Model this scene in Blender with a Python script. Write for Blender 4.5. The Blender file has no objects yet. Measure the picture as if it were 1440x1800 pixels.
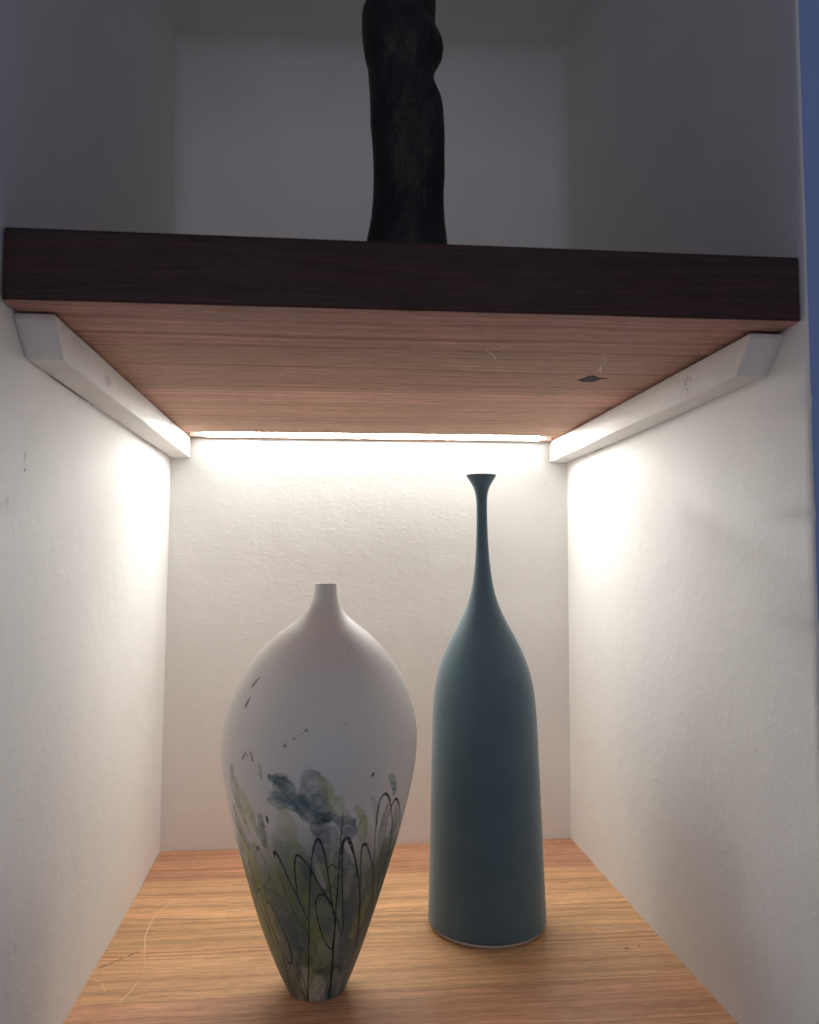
import bpy, math, random
import numpy as np
from mathutils import Vector, Matrix

# ------------------------------------------------------------------ scene, camera, light
S = bpy.context.scene
COL = S.collection
W = 0.45            # width of the niche
H = 0.4471          # height of the upper shelf's underside above the lower board

R_ = Vector((0.99528, -0.09703, 0.00042)); U_ = Vector((-0.00673, -0.06472, 0.99788)); F_ = Vector((0.0968, 0.99317, 0.06507))
cam_data = bpy.data.cameras.new('camera')
cam = bpy.data.objects.new('camera', cam_data); COL.objects.link(cam)
m = Matrix.Identity(4)
for i in range(3):
    m[i][0] = R_[i]; m[i][1] = U_[i]; m[i][2] = -F_[i]
m.translation = Vector((0.17542, -0.92768, 0.30664))
cam.matrix_world = m
cam_data.sensor_fit = 'VERTICAL'; cam_data.sensor_height = 24.0
cam_data.lens = 1445.8 / 1800 * 24.0
cam_data.clip_start = 0.01; cam_data.clip_end = 50
cam_data.dof.use_dof = True; cam_data.dof.focus_distance = 0.72; cam_data.dof.aperture_fstop = 9.0
S.camera = cam

world = bpy.data.worlds.new('World'); S.world = world; world.use_nodes = True
world.node_tree.nodes['Background'].inputs[0].default_value = (0.68, 0.74, 1.0, 1)
world.node_tree.nodes['Background'].inputs[1].default_value = 0.13

room = bpy.data.lights.new('room_light', 'AREA'); room.shape = 'RECTANGLE'; room.size = 2.0; room.size_y = 1.6
room.energy = 9.0; room.color = (0.97, 0.95, 0.99)
ro = bpy.data.objects.new('room_light', room); COL.objects.link(ro)
ro.location = (0.25, -3.4, 0.9)
ro.rotation_euler = (Vector((0.22, 0, 0.65)) - ro.location).to_track_quat('-Z', 'Y').to_euler()

LED_STRENGTH = 168.0
LED_COLOR = (1.0, 1.005, 0.955, 1)

S.view_settings.view_transform = 'Standard'; S.view_settings.look = 'None'
S.view_settings.exposure = 0.0; S.view_settings.gamma = 1.0
S.render.engine = 'CYCLES'
S.cycles.max_bounces = 14; S.cycles.diffuse_bounces = 10

# ------------------------------------------------------------------ helpers
def mesh_obj(name, verts, faces, mat=None, parent=None, smooth=False, mats=None, mi=None):
    me = bpy.data.meshes.new(name)
    me.from_pydata([tuple(v) for v in verts], [], faces); me.update()
    for q in (mats or ([mat] if mat else [])): me.materials.append(q)
    if mi is not None: me.polygons.foreach_set('material_index', mi)
    if smooth: me.polygons.foreach_set('use_smooth', [True] * len(me.polygons))
    o = bpy.data.objects.new(name, me); COL.objects.link(o)
    if parent: o.parent = parent
    return o

def tag(o, label=None, cat=None, group=None, kind=None):
    for k, v in (('label', label), ('category', cat), ('group', group), ('kind', kind)):
        if v: o[k] = v
    return o

def empty(name, loc):
    o = bpy.data.objects.new(name, None); COL.objects.link(o); o.location = loc
    o.empty_display_size = 0.02
    return o

class NT:
    """tiny node-tree writer"""
    def __init__(s, name):
        s.m = bpy.data.materials.new(name); s.m.use_nodes = True
        s.t = s.m.node_tree; s.b = s.t.nodes['Principled BSDF']
    def n(s, typ, **kw):
        nd = s.t.nodes.new(typ)
        for k, v in kw.items():
            if k.startswith('i_'):
                key = k[2:]; key = int(key) if key.isdigit() else key.replace('_', ' ')
                s.put(nd.inputs[key], v)
            else: setattr(nd, k, v)
        return nd
    def put(s, sock, v):
        if isinstance(v, bpy.types.NodeSocket): s.t.links.new(v, sock)
        elif isinstance(v, bpy.types.Node): s.t.links.new(v.outputs[0], sock)
        else: sock.default_value = v
    def math(s, op, a, b=0.0, c=0.0):
        nd = s.n('ShaderNodeMath', operation=op); s.put(nd.inputs[0], a); s.put(nd.inputs[1], b); s.put(nd.inputs[2], c)
        return nd.outputs[0]
    def mapr(s, v, a, b, c=0.0, d=1.0, smooth=False):
        nd = s.n('ShaderNodeMapRange', interpolation_type='SMOOTHSTEP' if smooth else 'LINEAR')
        for k, x in zip(range(5), (v, a, b, c, d)): s.put(nd.inputs[k], x)
        return nd.outputs[0]
    def mix(s, f, a, b, mode='MIX'):
        nd = s.n('ShaderNodeMix', data_type='RGBA', blend_type=mode)
        s.put(nd.inputs[0], f); s.put(nd.inputs[6], a); s.put(nd.inputs[7], b)
        return nd.outputs[2]
    def noise(s, vec, scale, detail=3, rough=0.5, dist=0.0, dims='3D'):
        nd = s.n('ShaderNodeTexNoise', noise_dimensions=dims)
        if dims == '1D': s.put(nd.inputs['W'], vec)
        else: s.put(nd.inputs['Vector'], vec)
        nd.inputs['Scale'].default_value = scale; nd.inputs['Detail'].default_value = detail
        nd.inputs['Roughness'].default_value = rough; nd.inputs['Distortion'].default_value = dist
        return nd.outputs[0]
    def vscale(s, vec, sc, off=(0, 0, 0)):
        nd = s.n('ShaderNodeMapping'); s.put(nd.inputs[0], vec)
        nd.inputs['Scale'].default_value = sc; s.put(nd.inputs['Location'], off)
        return nd.outputs[0]
    def pos(s):
        return s.n('ShaderNodeTexCoord').outputs['Object']
    def bump(s, h, strength, dist, prev=None):
        nd = s.n('ShaderNodeBump'); s.put(nd.inputs['Height'], h)
        nd.inputs['Strength'].default_value = strength; nd.inputs['Distance'].default_value = dist
        if prev is not None: s.put(nd.inputs['Normal'], prev)
        return nd.outputs[0]
    def out(s, **kw):
        for k, v in kw.items(): s.put(s.b.inputs[k.replace('_', ' ')], v)
        return s.m

# ------------------------------------------------------------------ materials
def plaster(name, col, stroke=(1, 1, 1), rough=0.75, amp=1.0):
    t = NT(name); p = t.pos()
    pv = t.vscale(p, stroke)
    fine = t.noise(pv, 420, 4, 0.55, 0.6)
    mid = t.noise(pv, 150, 3, 0.5, 0.8)
    big = t.noise(p, 16, 3, 0.5)
    lump = t.mapr(t.noise(pv, 75, 2, 0.5, 0.5), 0.60, 0.78, 0, 1, True)
    b1 = t.bump(big, 0.35 * amp, 0.004)
    b2 = t.bump(lump, 0.22 * amp, 0.0006, b1)
    b3 = t.bump(mid, 0.32 * amp, 0.0007, b2)
    b4 = t.bump(fine, 0.42 * amp, 0.00040, b3)
    tone = t.mapr(t.noise(p, 7, 4, 0.6), 0.3, 0.7, 0, 1)
    a = tuple(c * 0.965 for c in col[:3]) + (1,); b = tuple(min(1, c * 1.02) for c in col[:3]) + (1,)
    c1 = t.mix(tone, a, b)
    speck = t.mapr(t.noise(p, 260, 2, 0.6), 0.73, 0.80, 0, 0.25)
    c2 = t.mix(speck, c1, tuple(c * 0.75 for c in col[:3]) + (1,))
    return t.out(Base_Color=c2, Roughness=rough, Normal=b4, Specular_IOR_Level=0.25)

M = {}
M['wall_back'] = plaster('white_emulsion_roller', (0.865, 0.862, 0.845), (1, 1, 1.9))
M['wall_side'] = plaster('white_emulsion_brush', (0.83, 0.825, 0.81), (1, 1.0, 0.8), amp=0.85)
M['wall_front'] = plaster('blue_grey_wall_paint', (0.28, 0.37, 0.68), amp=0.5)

def wood(name, light, dark, streak, rough=0.42, spec=0.35):
    """oiled hardwood, grain along x; each stave object carries its own 'tone', 'seed' and 'hue'"""
    t = NT(name)
    p = t.pos()
    seed = t.n('ShaderNodeAttribute', attribute_type='OBJECT', attribute_name='seed').outputs['Fac']
    tone = t.n('ShaderNodeAttribute', attribute_type='OBJECT', attribute_name='tone').outputs['Fac']
    hue = t.n('ShaderNodeAttribute', attribute_type='OBJECT', attribute_name='hue').outputs['Fac']
    comb = t.n('ShaderNodeCombineXYZ'); t.put(comb.inputs[0], seed); t.put(comb.inputs[1], t.math('MULTIPLY', seed, 0.7)); t.put(comb.inputs[2], t.math('MULTIPLY', seed, 1.3))
    add = t.n('ShaderNodeVectorMath', operation='ADD'); t.put(add.inputs[0], p); t.put(add.inputs[1], comb.outputs[0])
    q = add.outputs[0]
    sep = t.n('ShaderNodeSeparateXYZ'); t.put(sep.inputs[0], q)
    yz = t.math('ADD', sep.outputs[1], t.math('MULTIPLY', sep.outputs[2], 0.85))
    warp = t.noise(t.vscale(q, (3.2, 16, 16)), 1.0, 3, 0.5)
    warp2 = t.noise(t.vscale(q, (14, 60, 60)), 1.0, 2, 0.5)
    v = t.math('ADD', yz, t.math('ADD', t.math('MULTIPLY', warp, 0.036), t.math('MULTIPLY', warp2, 0.003)))
    rings = t.noise(t.math('MULTIPLY', v, 1.0), 140, 5, 0.68, 0, '1D')
    broad = t.noise(t.math('ADD', v, 3.7), 26, 3, 0.5, 0, '1D')
    fib = t.noise(t.vscale(q, (30, 620, 620)), 1.0, 4, 0.65)
    fib2 = t.noise(t.vscale(q, (85, 1000, 1000)), 1.0, 2, 0.5)
    pores = t.mapr(t.noise(t.vscale(q, (48, 850, 850)), 1.0, 2, 0.5), 0.60, 0.70, 0, 1)
    r = t.mapr(rings, 0.36, 0.62, 0, 1, True)
    r = t.math('MULTIPLY_ADD', t.math('SUBTRACT', r, 0.62), t.mapr(t.noise(t.vscale(q, (5, 30, 30)), 1.0, 3, 0.6), 0.35, 0.65, 0.35, 1.15), 0.62)
    c = t.mix(r, dark, light)
    c = t.mix(t.mapr(broad, 0.40, 0.68, 0, 0.5, True), c, streak)
    c = t.mix(t.mapr(fib, 0.35, 0.7, 0.0, 0.46), c, tuple(x * 0.45 for x in dark[:3]) + (1,))
    c = t.mix(t.mapr(fib2, 0.5, 0.75, 0.0, 0.30), c, tuple(min(1, x * 1.5) for x in light[:3]) + (1,))
    c = t.mix(t.math('MULTIPLY', pores, 0.50), c, tuple(x * 0.22 for x in dark[:3]) + (1,))
    blot = t.noise(t.vscale(q, (9, 22, 22)), 1.0, 3, 0.55)
    hs = t.n('ShaderNodeHueSaturation'); t.put(hs.inputs['Color'], c)
    t.put(hs.inputs['Hue'], t.math('ADD', 0.5, hue)); t.put(hs.inputs['Value'], t.math('MULTIPLY', tone, t.mapr(blot, 0.3, 0.7, 0.88, 1.10)))
    hgt = t.math('ADD', t.math('MULTIPLY', fib, 0.6), t.math('MULTIPLY', pores, -0.9))
    b = t.bump(t.noise(p, 30, 2), 0.15, 0.002)
    b = t.bump(hgt, 0.35, 0.00018, b)
    rg = t.mapr(blot, 0.3, 0.7, rough - 0.05, rough + 0.09)
    return t.out(Base_Color=hs.outputs[0], Roughness=rg, Normal=b, Specular_IOR_Level=spec)

M['wood_low'] = wood('oiled_teak', (0.74, 0.405, 0.210, 1), (0.40, 0.190, 0.095, 1), (0.72, 0.405, 0.215, 1), 0.38, 0.42)
M['wood_up'] = wood('reddish_oiled_hardwood', (0.60, 0.365, 0.285, 1), (0.27, 0.135, 0.105, 1), (0.50, 0.32, 0.24, 1), 0.65, 0.10)
M['wood_face'] = wood('dark_front_wood', (0.060, 0.025, 0.019, 1), (0.019, 0.009, 0.009, 1), (0.066, 0.023, 0.019, 1), 0.55)  # much darker tone, only on the front faces of the front staves

def batten_mat():
    t = NT('white_painted_pine'); p = t.pos()
    brush = t.noise(t.vscale(p, (300, 14, 420)), 1.0, 3, 0.6)
    warp = t.noise(t.vscale(p, (40, 9, 60)), 1.0, 3, 0.6, 1.2)
    rings = t.noise(t.math('MULTIPLY', warp, 1.0), 34, 2, 0.5, 0, '1D')
    b = t.bump(rings, 0.5, 0.0007)
    b = t.bump(brush, 0.4, 0.0004, b)
    c = t.mix(t.mapr(t.noise(p, 18, 4), 0.35, 0.7, 0, 1), (0.70, 0.68, 0.655, 1), (0.79, 0.77, 0.745, 1))
    # knots bleeding through the paint (y, z, radius)
    sep = t.n('ShaderNodeSeparateXYZ'); t.put(sep.inputs[0], p)
    nz = t.noise(t.vscale(p, (200, 330, 520)), 1.0, 4, 0.75)
    x = sep.outputs[0]
    for (side, ky, kz, ry, rz, s, ring) in ((-1, -.346, .4345, .013, .0060, .85, False), (-1, -.300, .4345, .004, .003, .25, False), (1, -.372, .4362, .0068, .0060, .75, True), (1, -.371, .4295, .0012, .0045, .5, False), (1, -.0872, .4398, .0042, .0036, .85, True), (-1, -.14, .437, .003, .003, .2, False)):
        dy = t.math('DIVIDE', t.math('SUBTRACT', sep.outputs[1], ky), ry); dz = t.math('DIVIDE', t.math('SUBTRACT', sep.outputs[2], kz), rz)
        d = t.math('SQRT', t.math('ADD', t.math('MULTIPLY', dy, dy), t.math('MULTIPLY', dz, dz)))
        d = t.math('ADD', d, t.math('MULTIPLY', t.math('SUBTRACT', nz, 0.5), 2.6))
        if ring:
            k = t.mapr(t.math('ABSOLUTE', t.math('SUBTRACT', d, 0.72)), 0.0, 0.30, 1, 0, True)
        else:
            k = t.mapr(d, 0.2, 1.0, 1, 0, True)
        k = t.math('MULTIPLY', k, t.mapr(nz, 0.42, 0.6, 0.15, 1.0))
        sidem = t.math('GREATER_THAN', x, W / 2) if side > 0 else t.math('LESS_THAN', x, W / 2)
        c = t.mix(t.math('MULTIPLY', t.math('MULTIPLY', k, s), sidem), c, (0.16, 0.13, 0.11, 1))
    return t.out(Base_Color=c, Roughness=0.5, Normal=b)
M['batten'] = batten_mat()

def simple(name, col, rough=0.5, metal=0.0, bumpscale=None, bs=0.3, bd=0.0003, spec=0.5):
    t = NT(name)
    kw = dict(Base_Color=col, Roughness=rough, Metallic=metal, Specular_IOR_Level=spec)
    if bumpscale:
        p = t.pos(); kw['Normal'] = t.bump(t.noise(p, bumpscale, 4, 0.6), bs, bd)
        kw['Base_Color'] = t.mix(t.mapr(t.noise(p, bumpscale * 0.15, 3), 0.3, 0.7), tuple(c * 0.88 for c in col[:3]) + (1,), col)
    return t.out(**kw)
M['alu'] = simple('aluminium_channel', (0.75, 0.75, 0.74, 1), 0.35, 0.9, 300)
M['rail'] = simple('tan_back_rail', (0.42, 0.30, 0.20, 1), 0.6, 0, 300)
M['knot'] = simple('knot_hole', (0.012, 0.012, 0.013, 1), 0.9, 0, 700, 0.6)
M['crack'] = simple('crack_dark', (0.03, 0.016, 0.010, 1), 0.9, 0, 500)
M['scratch'] = simple('pale_scratch', (0.86, 0.62, 0.40, 1), 0.6, 0, 500)
M['fibre'] = simple('pale_fibre', (0.86, 0.72, 0.60, 1), 0.6, 0, 500)
M['teal'] = None

t = NT('led_diffuser'); em = t.n('ShaderNodeEmission'); em.inputs[0].default_value = LED_COLOR; em.inputs[1].default_value = LED_STRENGTH
t.t.links.new(em.outputs[0], t.t.nodes['Material Output'].inputs[0]); M['led'] = t.m

def teal_mat():
    t = NT('matt_teal_slip'); p = t.pos()
    turn = t.noise(t.vscale(p, (30, 30, 900)), 1.0, 3, 0.6)
    mott = t.noise(p, 22, 4, 0.6)
    grain = t.noise(p, 1800, 2, 0.6)
    c = t.mix(t.mapr(mott, 0.3, 0.7), (0.066, 0.120, 0.150, 1), (0.084, 0.146, 0.178, 1))
    c = t.mix(t.mapr(grain, 0.6, 0.8, 0, 0.25), c, (0.05, 0.10, 0.12, 1))
    b = t.bump(turn, 0.12, 0.0003)
    b = t.bump(grain, 0.25, 0.0001, b)
    return t.out(Base_Color=c, Roughness=0.62, Normal=b, Specular_IOR_Level=0.3, Sheen_Weight=0.38, Sheen_Roughness=0.45)
M['teal'] = teal_mat()
M['bisque'] = simple('unglazed_white_clay', (0.62, 0.56, 0.50, 1), 0.8, 0, 900, 0.3)

def porcelain_mat():
    t = NT('painted_porcelain'); p = t.pos()
    vc = t.n('ShaderNodeVertexColor', layer_name='paint').outputs[0]
    grain = t.noise(p, 1500, 2, 0.6); turn = t.noise(t.vscale(p, (40, 40, 700)), 1.0, 2, 0.5)
    c = t.mix(t.mapr(grain, 0.62, 0.8, 0, 0.12), vc, (0.3, 0.28, 0.25, 1))
    b = t.bump(turn, 0.08, 0.0003); b = t.bump(grain, 0.15, 0.0001, b)
    return t.out(Base_Color=c, Roughness=0.5, Normal=b, Specular_IOR_Level=0.35)
M['porcelain'] = porcelain_mat()
M['porcelain_in'] = simple('porcelain_inside', (0.60, 0.52, 0.45, 1), 0.6, 0, 800)

def black_wood():
    t = NT('blackened_carved_wood'); p = t.pos()
    g = t.noise(t.vscale(p, (160, 160, 22)), 1.0, 4, 0.65, 0.8)
    big = t.noise(t.vscale(p, (38, 38, 26)), 1.0, 4, 0.65)
    pit = t.mapr(t.noise(t.vscale(p, (210, 210, 70)), 1.0, 3, 0.6, 0.6), 0.60, 0.74, 0, 1, True)
    c = t.mix(t.mapr(big, 0.38, 0.68), (0.002, 0.002, 0.003, 1), (0.018, 0.016, 0.018, 1))
    c = t.mix(t.math('MULTIPLY', pit, 0.8), c, (0.002, 0.002, 0.002, 1))
    b = t.bump(big, 0.8, 0.004); b = t.bump(g, 0.6, 0.0012, b); b = t.bump(pit, -0.8, 0.0015, b)
    return t.out(Base_Color=c, Roughness=0.52, Normal=b, Specular_IOR_Level=0.35)
M['black'] = black_wood()

# paint strokes on the white vase as (angle, height) points, line widths in mm
PROF=[(0.0, 0.0207), (0.002, 0.0214), (0.0103, 0.0257), (0.0209, 0.03), (0.0315, 0.0342), (0.0422, 0.0381), (0.0529, 0.0418), (0.0636, 0.0453), (0.0743, 0.0486), (0.0851, 0.0519), (0.0958, 0.0551), (0.1066, 0.0584), (0.1174, 0.0613), (0.1283, 0.0641), (0.1379, 0.0663), (0.1488, 0.0686), (0.1597, 0.0705), (0.1707, 0.0718), (0.1817, 0.072), (0.1927, 0.0708), (0.2037, 0.0681), (0.2148, 0.0641), (0.2259, 0.0588), (0.2369, 0.0519), (0.2425, 0.0475), (0.2481, 0.0422), (0.2537, 0.0365), (0.2592, 0.0298), (0.2648, 0.0218), (0.2704, 0.0155), (0.276, 0.0116), (0.2816, 0.0093), (0.2873, 0.0084), (0.2925, 0.008)]
LEAN=([0, 0.05, 0.12, 0.18, 0.24, 0.29], [-0.0002, -0.0009, 0.0002, 0.0013, 0.0024, 0.0045])
LINES=[([0.5, 0.6, 0.9, 1.1, 1.2, 1.5, 1.2, 0.9, 0.8, 0.7, 0.5], [(0.767, 0.098), (0.6879, 0.1187), (0.6575, 0.1319), (0.6464, 0.1415), (0.6593, 0.1481), (0.7195, 0.1511), (0.7961, 0.1461), (0.8687, 0.1371), (0.9546, 0.125), (1.0188, 0.112), (1.0284, 0.1032)]), ([0.5, 0.6, 0.8, 1.0, 1.7, 1.2, 0.9, 0.6], [(0.8742, 0.1049), (0.839, 0.1216), (0.8353, 0.1344), (0.8575, 0.1404), (0.911, 0.1445), (1.0009, 0.1396), (1.1172, 0.1295), (1.2293, 0.1194)]), ([0.5, 0.6, 0.8, 0.9, 1.1], [(1.069, 0.0715), (1.0173, 0.0828), (1.0116, 0.0937), (1.0458, 0.1018), (1.1748, 0.1032)]), ([0.5, 0.9, 0.5], [(0.9226, 0.0937), (0.9743, 0.0857), (1.07, 0.072)]), ([0.4, 0.7, 0.8, 0.8, 0.9, 1.0, 1.2, 1.3, 1.5, 1.9], [(0.2509, 0.1426), (0.2487, 0.129), (0.254, 0.1109), (0.2683, 0.0933), (0.283, 0.0754), (0.3046, 0.0582), (0.323, 0.043), (0.3637, 0.0235), (0.4079, 0.007), (0.4375, 0.0)]), ([0.6, 0.7, 0.8, 1.0, 1.8, 2.6, 2.2, 1.2, 1.0, 1.0, 1.1, 1.4, 1.0], [(0.4605, 0.0545), (0.3772, 0.0756), (0.3079, 0.0984), (0.2786, 0.115), (0.2802, 0.1224), (0.3103, 0.1245), (0.3476, 0.1224), (0.4307, 0.1113), (0.5381, 0.0948), (0.6484, 0.0779), (0.7138, 0.0658), (0.8008, 0.0511), (0.8994, 0.0361)]), ([0.6, 0.7, 0.9, 1.8, 1.3, 0.8, 0.7, 0.7, 0.6, 0.5], [(0.6289, 0.0848), (0.5492, 0.1012), (0.5169, 0.1136), (0.5361, 0.1181), (0.585, 0.1159), (0.682, 0.1058), (0.7791, 0.0956), (0.9062, 0.0793), (1.0725, 0.0599), (1.2027, 0.0435)]), ([0.9, 0.8, 0.7, 0.6, 0.6, 0.6, 0.8, 1.0, 1.6, 1.2, 0.9, 0.8, 0.7, 0.7, 0.6], [(-0.2644, 0.0007), (-0.1567, 0.0254), (-0.1107, 0.0495), (-0.1009, 0.0668), (-0.0879, 0.0837), (-0.071, 0.1014), (-0.054, 0.1144), (-0.0307, 0.1218), (-0.0003, 0.1254), (0.0318, 0.1238), (0.0763, 0.1162), (0.1201, 0.1041), (0.1765, 0.0884), (0.2389, 0.0735), (0.3007, 0.0594)]), ([0.6, 0.8, 1.0, 1.2, 1.2, 1.0, 0.8, 0.7, 0.7, 0.6, 0.5, 0.5], [(-0.2491, 0.0857), (-0.2558, 0.0967), (-0.2555, 0.1077), (-0.2386, 0.1131), (-0.2123, 0.1144), (-0.1629, 0.1122), (-0.088, 0.1057), (0.0201, 0.0946), (0.123, 0.0843), (0.2429, 0.0735), (0.336, 0.0637), (0.4441, 0.0523)]), ([0.6, 1.3, 1.5, 0.9, 0.7, 0.7, 0.7, 0.6], [(-0.4885, 0.1105), (-0.4978, 0.1147), (-0.4695, 0.1144), (-0.4083, 0.1069), (-0.335, 0.0952), (-0.2501, 0.0846), (-0.1782, 0.0747), (-0.1077, 0.0657)]), ([0.5, 0.8, 0.5, 0.4, 0.4], [(-0.748, 0.113), (-0.7225, 0.1164), (-0.6916, 0.1137), (-0.6392, 0.1058), (-0.6001, 0.1013)]), ([0.4, 0.4, 0.4], [(-0.6001, 0.1013), (-0.6354, 0.0938), (-0.79, 0.0852)]), ([0.9, 1.0, 0.7, 0.7, 0.6, 0.7, 0.8, 0.9, 0.7, 0.6, 0.6], [(0.3112, 0.0559), (0.2998, 0.0432), (0.1905, 0.0475), (0.0891, 0.0573), (0.0161, 0.0701), (-0.0063, 0.0791), (0.025, 0.0847), (0.0829, 0.0853), (0.1551, 0.0824), (0.2148, 0.077), (0.2643, 0.0688)]), ([0.5, 0.6, 0.6, 0.5], [(0.1215, 0.103), (0.1438, 0.1062), (0.187, 0.1065), (0.2364, 0.1034)]), ([0.6, 1.0, 0.6, 0.5], [(-0.9559, 0.0794), (-0.8957, 0.0831), (-0.8587, 0.0798), (-0.7922, 0.0752)]), ([0.5, 0.7, 0.7, 0.6, 0.6, 0.7, 0.8, 0.9, 0.5, 0.4, 0.4, 0.4, 0.4], [(-0.8103, 0.0722), (-0.7567, 0.0757), (-0.6875, 0.0749), (-0.6207, 0.0684), (-0.552, 0.0589), (-0.4848, 0.048), (-0.4729, 0.0362), (-0.531, 0.031), (-0.6222, 0.0326), (-0.6855, 0.0426), (-0.7381, 0.0535), (-0.81, 0.0627), (-0.8174, 0.0715)]), ([0.5, 0.5, 0.5, 0.5], [(-0.9646, 0.1066), (-0.9457, 0.0916), (-0.8409, 0.0823), (-0.7245, 0.0761)]), ([0.5, 0.5, 0.5, 0.5, 0.5], [(-0.9767, 0.1031), (-0.9925, 0.0777), (-0.912, 0.0602), (-0.8341, 0.0397), (-0.8179, 0.0151)]), ([0.5, 0.5, 0.5, 0.6, 0.7], [(-0.877, 0.0773), (-0.8215, 0.0637), (-0.7334, 0.0455), (-0.7059, 0.0246), (-0.9061, 0.0031)]), ([0.3, 0.4, 0.4, 0.4, 0.4, 0.3], [(-0.4886, 0.1062), (-0.4397, 0.0934), (-0.3636, 0.0796), (-0.274, 0.0676), (-0.1686, 0.0599), (-0.0276, 0.0494)]), ([0.5, 0.5, 0.5, 0.6, 0.6], [(0.9219, 0.0757), (1.0394, 0.055), (1.0815, 0.0355), (1.1445, 0.0145), (1.2366, 0.0)]), ([0.5, 0.5, 0.5, 0.5], [(1.2107, 0.0835), (1.1748, 0.0679), (1.1302, 0.0502), (1.08, 0.0322)]), ([0.6, 0.8], [(0.5679, 0.0217), (0.5775, 0.0263)]), ([0.4, 0.5, 0.8], [(-0.4229, 0.0245), (-0.3867, 0.0123), (-0.341, 0.0011)]), ([0.4, 0.5, 0.6], [(-0.3369, 0.0274), (-0.2869, 0.0152), (-0.2751, 0.0019)]), ([1.5, 2.0, 1.2], [(0.5802, 0.0005), (0.904, 0.0), (1.2382, 0.0)]), ([0.7, 0.6, 0.4], [(1.1234, 0.1036), (1.0689, 0.0981), (1.0413, 0.091)]), ([0.5, 0.8, 0.5], [(-1.2012, 0.1325), (-1.1151, 0.1277), (-1.0872, 0.1207)]), ([0.4, 0.6, 0.4], [(-1.0872, 0.1207), (-1.064, 0.1114), (-1.0488, 0.1019)]), ([1.0, 1.6, 0.8], [(-0.5393, 0.1397), (-0.5347, 0.1371), (-0.5313, 0.1351)]), ([1.3, 1.2, 0.5], [(0.5351, 0.1671), (0.5258, 0.1661), (0.5119, 0.1648)])]
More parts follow.
